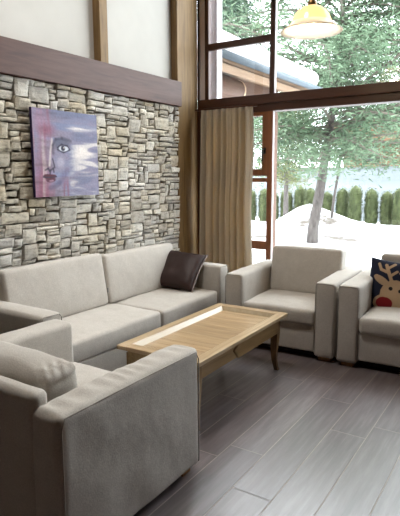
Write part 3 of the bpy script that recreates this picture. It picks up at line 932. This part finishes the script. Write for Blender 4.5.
for j in range(ny+1):
    for i in range(nx+1):
        x = -60+100*i/nx; y = 26+40*j/ny
        z = -1.05 + 3.3*max(0, min(1, (y-28)/19))**1.1 + .12*noise.noise(Vector((x*.2,y*.2,2)))
        vs.append((x,y,z))
for j in range(ny):
    for i in range(nx): fs.append((j*(nx+1)+i, j*(nx+1)+i+1, (j+1)*(nx+1)+i+1, (j+1)*(nx+1)+i))
g.add(vs, fs, 'field'); struct(g.build('ground_field', smooth=True, recalc=False))

# thuja columns
def thuja(seed, hgt, rad):
    rnd = random.Random(seed); b = MB()
    vs = []; fs = []
    n, m = 12, 12
    for j in range(m+1):
        t = j/m; r = rad*.92*(.86+.14*math.sin(PI*t))
        if t > .84: r *= math.sqrt(max(0, 1-((t-.84)/.16)**2))*.98+.02
        for k in range(n):
            th = 2*PI*k/n; q = r*(1+.1*rnd.uniform(-1,1)); vs.append((q*math.cos(th), q*math.sin(th), hgt*t))
    for j in range(m):
        for k in range(n): fs.append((j*n+k, j*n+(k+1)%n, (j+1)*n+(k+1)%n, (j+1)*n+k))
    b.add(vs, fs, 'hedge')
    for k in range(1500):
        t = rnd.random()**.9; th = rnd.uniform(0, 2*PI)
        r = rad*(.86+.14*math.sin(PI*t))
        if t > .84: r *= math.sqrt(max(0, 1-((t-.84)/.16)**2))
        p = Vector((r*math.cos(th), r*math.sin(th), hgt*t))*rnd.uniform(.93,1.03)
        d = Vector((math.cos(th), math.sin(th), rnd.uniform(.0,.35))).normalized()*rnd.uniform(.03,.07)
        if t > .9: d.z *= .25
        w_ = Vector((-math.sin(th), math.cos(th), rnd.uniform(-.4,.4)))*.025
        b.add([tuple(p-w_), tuple(p+w_), tuple(p+d)], [(0,1,2)], 'hedge')
    o = b.build('thuja_shrub', recalc=False); return o
protos = [thuja(s, 1.0, .33) for s in range(3)]
xs = [-12.5, -11.82, -11.15, -10.5, -9.87, -9.2, -8.45, -7.75, -7.03, -6.37, -5.72, -5.08, -4.42, -3.77]
used = set()
for k, x in enumerate(xs):
    p = protos[k % 3]
    o = p if p.name not in used else p.copy()
    if o is not p: C.objects.link(o)
    used.add(p.name)
    y = 24 + .25*math.sin(k*2.1)
    o.location = (x, y, -1.0); o.rotation_euler.z = k*1.3
    hgt = 1.88 + .13*math.sin(k*1.7+.5) + (.05 if k > 6 else -.12 if k < 3 else 0)
    sx = .93 if k != 6 else 1.0
    o.scale = (sx, sx, hgt)
    tag(o, 'clipped green thuja column in the hedge row behind the snowbank', 'shrub', 'thuja hedge columns')

# needle trees --------------------------------------------------------------
def puff(b, p, rnd, size, cnt, mat, flat=.5):
    for _ in range(cnt):
        d = Vector((rnd.gauss(0,1), rnd.gauss(0,1), rnd.gauss(0,1)*flat+.15)).normalized()
        a = p + Vector((rnd.gauss(0,.45), rnd.gauss(0,.45), rnd.gauss(0,.4)))*size
        e = a + d*size*rnd.uniform(.22,.45)
        w_ = d.cross(Vector((rnd.uniform(-1,1), rnd.uniform(-1,1), rnd.uniform(-1,1)))).normalized()*size*.042
        b.add([tuple(a-w_), tuple(a+w_), tuple(e)], [(0,1,2)], mat)

def conifer(name, base, trunk_pts, rads, whorls, blen, mat, label, seed, zstart, zend, psize=.32, pcount=22, droop=.1, group=None, per=6, dens=5):
    rnd = random.Random(seed)
    root = thing(name, base, 0, label, 'tree', group)
    tb = MB(); fb = MB(); bb = MB()
    tb.tube(trunk_pts, rads, 'bark', n=10)
    def tr(z):
        for a, c in zip(trunk_pts, trunk_pts[1:]):
            if a[2] <= z <= c[2]:
                t = (z-a[2])/(c[2]-a[2]); return Vector(a).lerp(Vector(c), t)
        return Vector(trunk_pts[-1])
    for k in range(whorls):
        f = k/max(1, whorls-1); z = zstart+(zend-zstart)*f
        for q in range(per):
            th = rnd.uniform(0, 2*PI); L_ = blen(f)*rnd.uniform(.6,1.1)
            s = tr(z+rnd.uniform(-.15,.15))
            d = Vector((math.cos(th), math.sin(th), rnd.uniform(-.05,.35)))
            pts = []
            for j in range(6):
                t = j/5
                pts.append(s + d*L_*t + Vector((0,0,-droop*L_*t*t + .12*math.sin(t*4+q))) + Vector((rnd.uniform(-.05,.05),)*3)*t)
            bb.tube(pts, [.028*(1-j/6)*L_/2.2+.006 for j in range(6)], 'twig', n=4, cap=False)
            for j in range(dens):
                t = .25+.78*j/(dens-1) if dens > 1 else 1
                jj = min(4, int(t*5)); p = pts[jj].lerp(pts[min(5,jj+1)], min(1, t*5-jj))
                side = Vector((-d.y, d.x, 0))*rnd.uniform(-.45,.45)*L_*.45*t
                q2 = p+side+Vector((0,0,rnd.uniform(-.1,.15)))
                bb.tube([p, q2], [.007,.003], 'twig', n=3, cap=False)
                puff(fb, q2, rnd, psize*rnd.uniform(.8,1.25), pcount, mat)
    tb.build('trunk', root, smooth=True); bb.build('branches', root, recalc=False); fb.build('foliage', root, recalc=False)
    return root
# the leaning pine right outside
conifer('pine_tree', (-5.13, 13.5, -.3), [(0,0,-.1),(.02,0,.4),(.18,0,1.4),(.30,0,2.3),(.42,0,3.2),(.55,.1,4.6),(.6,.1,6.5),(.6,.1,8.5)],
        [.17,.145,.125,.11,.095,.08,.06,.03], 15, lambda f: 1.5+2.1*math.sin(PI*(.25+.65*f)), 'needles',
        'leaning pine tree with a bare lower trunk rising from the snow outside the window', 3, 2.3, 8.3, psize=.44, pcount=42, droop=.16, per=11, dens=8)
conifer('slender_tree', (-6.0, 17.5, -.2), [(0,0,-.1),(.1,0,1),(.3,0,2.4),(.42,0,3.4),(.5,0,5),(.55,0,6.5)], [.05,.045,.04,.035,.025,.012], 8,
        lambda f: 1.3-.5*f, 'needles', 'thin pale-stemmed young tree behind the pine', 8, 2.6, 6.4, psize=.3, pcount=14, per=4, dens=4)
conifer('spruce_tree', (-8.6, 14.2, -.4), [(0,0,-.1),(0,0,4),(.1,0,7.5)], [.14,.09,.03], 11, lambda f: 1.9-1.0*f, 'needles2',
        'dense bluish-green spruce seen through the narrow left window panes', 12, 3.1, 7.4, psize=.44, pcount=44, per=9, dens=7)
conifer('larch_tree', (-9.35, 21.3, -1.0), [(0,0,-.1),(0,0,3),(.1,0,5.2)], [.13,.08,.03], 9, lambda f: 1.7-.9*f, 'needles3',
        'yellowish-green low tree beside the left part of the hedge', 15, 2.3, 5.4, psize=.40, pcount=30, per=9, dens=6)
conifer('spruce_tree', (-3.1, 19.0, -.3), [(0,0,-.1),(0,0,5),(.1,0,10)], [.16,.1,.03], 12, lambda f: 2.4-1.2*f, 'needles2',
        'tall spruce at the right, beyond the pine, above the window header', 17, 3.4, 9.8, psize=.46, pcount=44, per=9, dens=7)

# chalet far behind
def chalet():
    root = thing('chalet', (-14.5, 50, 2.1), 0, 'distant orange-brown timber chalet with a snowy roof beyond the hedge', 'chalet')
    b = MB(); b.box((-1.6,0,-.5),(13.4,10,3.6),'chalet_wood'); b.prism([(-1.6,3.6),(13.4,3.6),(5.9,6.1)], 0, 10, 'chalet_wood', axis='y'); b.build('wall', root)
    for s in (-1, 1):
        r = MB()
        ex = 5.9+s*10.4
        r.prism([(5.9,6.5),(ex,3.2),(ex,2.9),(5.9,6.2)], -1.6, 11, 'fascia', axis='y'); r.build('roof', root)
        r = MB(); r.prism([(5.9,6.75),(ex,3.42),(ex,3.21),(5.9,6.51)], -1.5, 11, 'snow', axis='y'); r.build('roof_snow', root)
    for x in (1.0, 4.4, 7.6, 11.0):
        wn = MB(); wn.box((x-.5,-.06,.7),(x+.5,.0,2.0),'far_glass'); wn.build('window', root)
    wn = MB(); wn.box((-2.4,-1.2,2.3),(14.2,-1.1,3.0),'chalet_wood'); wn.box((-2.4,-1.2,2.2),(14.2,0,2.3),'chalet_wood'); wn.build('balcony', root)
chalet()

# snowy roof of the adjoining wing, outside to the left
def wing():
    root = thing('carport', (-4.2, 7.2, -.3), 0, 'snow-covered wooden carport roof with metal gutter outside the left window panes', 'carport')
    Y0, Y1 = -1.72, 1.95          # local
    zo = .3
    ex = .79                      # eave, X -3.41
    ez = 3.0+zo
    sl = math.tan(R(11))
    r = MB()
    r.prism([(ex,ez-.02),(ex-4.2,ez-.02+4.2*sl),(ex-4.2,ez-.12+4.2*sl),(ex,ez-.12)], Y0, Y1, 'fascia', axis='y'); r.build('roof', root)
    s = MB()
    s.soft((4.4, Y1-Y0+.1, .26), .11, 'snow', seg=24, wob=.02, wscale=2, X=T(ex-2.2*math.cos(R(11))-.02, (Y0+Y1)/2, ez+.15+2.2*math.sin(R(11)), ry=R(11)), seed=3)
    s.build('roof_snow', root, smooth=True)
    g = MB(); pts = [(ex+.055, Y0, ez-.035), (ex+.055, Y1, ez-.035)]
    g.tube(pts, .05, 'gutter', n=14); g.build('gutter', root, smooth=True)
    f = MB(); f.box((ex-.035, Y0, ez-.22), (ex-.0, Y1, ez-.10), 'fascia'); f.build('fascia_board', root, bevel=.004)
    w = MB(); w.box((-.04, Y0, 2.60+zo), (.02, Y1-.1, ez+.22), 'wing_wood'); w.build('boarding', root)
    p = MB(); p.tube([(.10, -1.2, 2.80+zo), (.10, .14, 2.80+zo)], .165, 'wing_wood', n=20, cap=False)
    p.build('log', root, smooth=True)
    p = MB(); p.tube([(.10,.13,2.80+zo),(.10,.17,2.80+zo)], .17, 'endgrain', n=24); p.build('log_end', root, bevel=.004)
    for y in (Y0+.3, Y1-.25):
        p = MB(); p.box((-.07, y-.07, 0), (.07, y+.07, 2.62+zo), 'wing_wood'); p.build('post', root, bevel=.005)
wing()
# unseen slab added above the glazing to hold back steep sky light
b = MB(); b.box((-6.5, WY+.3, ZC-.05), (XR+.5, WY+.9, ZC+.15), 'ceiling_wood'); o = struct(b.build('sky_blocker')); 
# pale corner post outside the glass
b = MB(); b.box((-3.36, 5.34, -.3), (-3.235, 5.46, 5.3), 'white_trim')
tag(b.build('outdoor_post', bevel=.01), 'pale painted upright post just outside the left edge of the window', 'post')

# ------------------------------------------------------------------ light
w = bpy.data.worlds.new('overcast'); bpy.context.scene.world = w; w.use_nodes = True
bg = w.node_tree.nodes['Background']; bg.inputs[0].default_value = (.90,.95,1.0,1); bg.inputs[1].default_value = 10.3

# unseen fill light added above the sofa to lift upward faces
def overhead_fill(x, y, power):
    l = bpy.data.lights.new('overhead_fill', 'AREA'); l.shape = 'DISK'; l.size = .6; l.spread = R(110); l.energy = power; l.color = (1,.96,.90)
    o = bpy.data.objects.new('overhead_fill', l); C.objects.link(o); o.location = (x,y,ZC-.15)
for x, y in ((-2.2,2.3),): overhead_fill(x, y, 52)

vs_ = bpy.context.scene.view_settings
vs_.view_transform = 'Standard'; vs_.look = 'None'; vs_.gamma = 1; vs_.exposure = 0; vs_.use_curve_mapping = False
sc = bpy.context.scene
sc.cycles.max_bounces = 8; sc.cycles.transparent_max_bounces = 16; sc.cycles.diffuse_bounces = 5
sc.cycles.use_denoising = True
sc.cycles.sample_clamp_indirect = 6
sc.cycles.caustics_reflective = False; sc.cycles.caustics_refractive = False
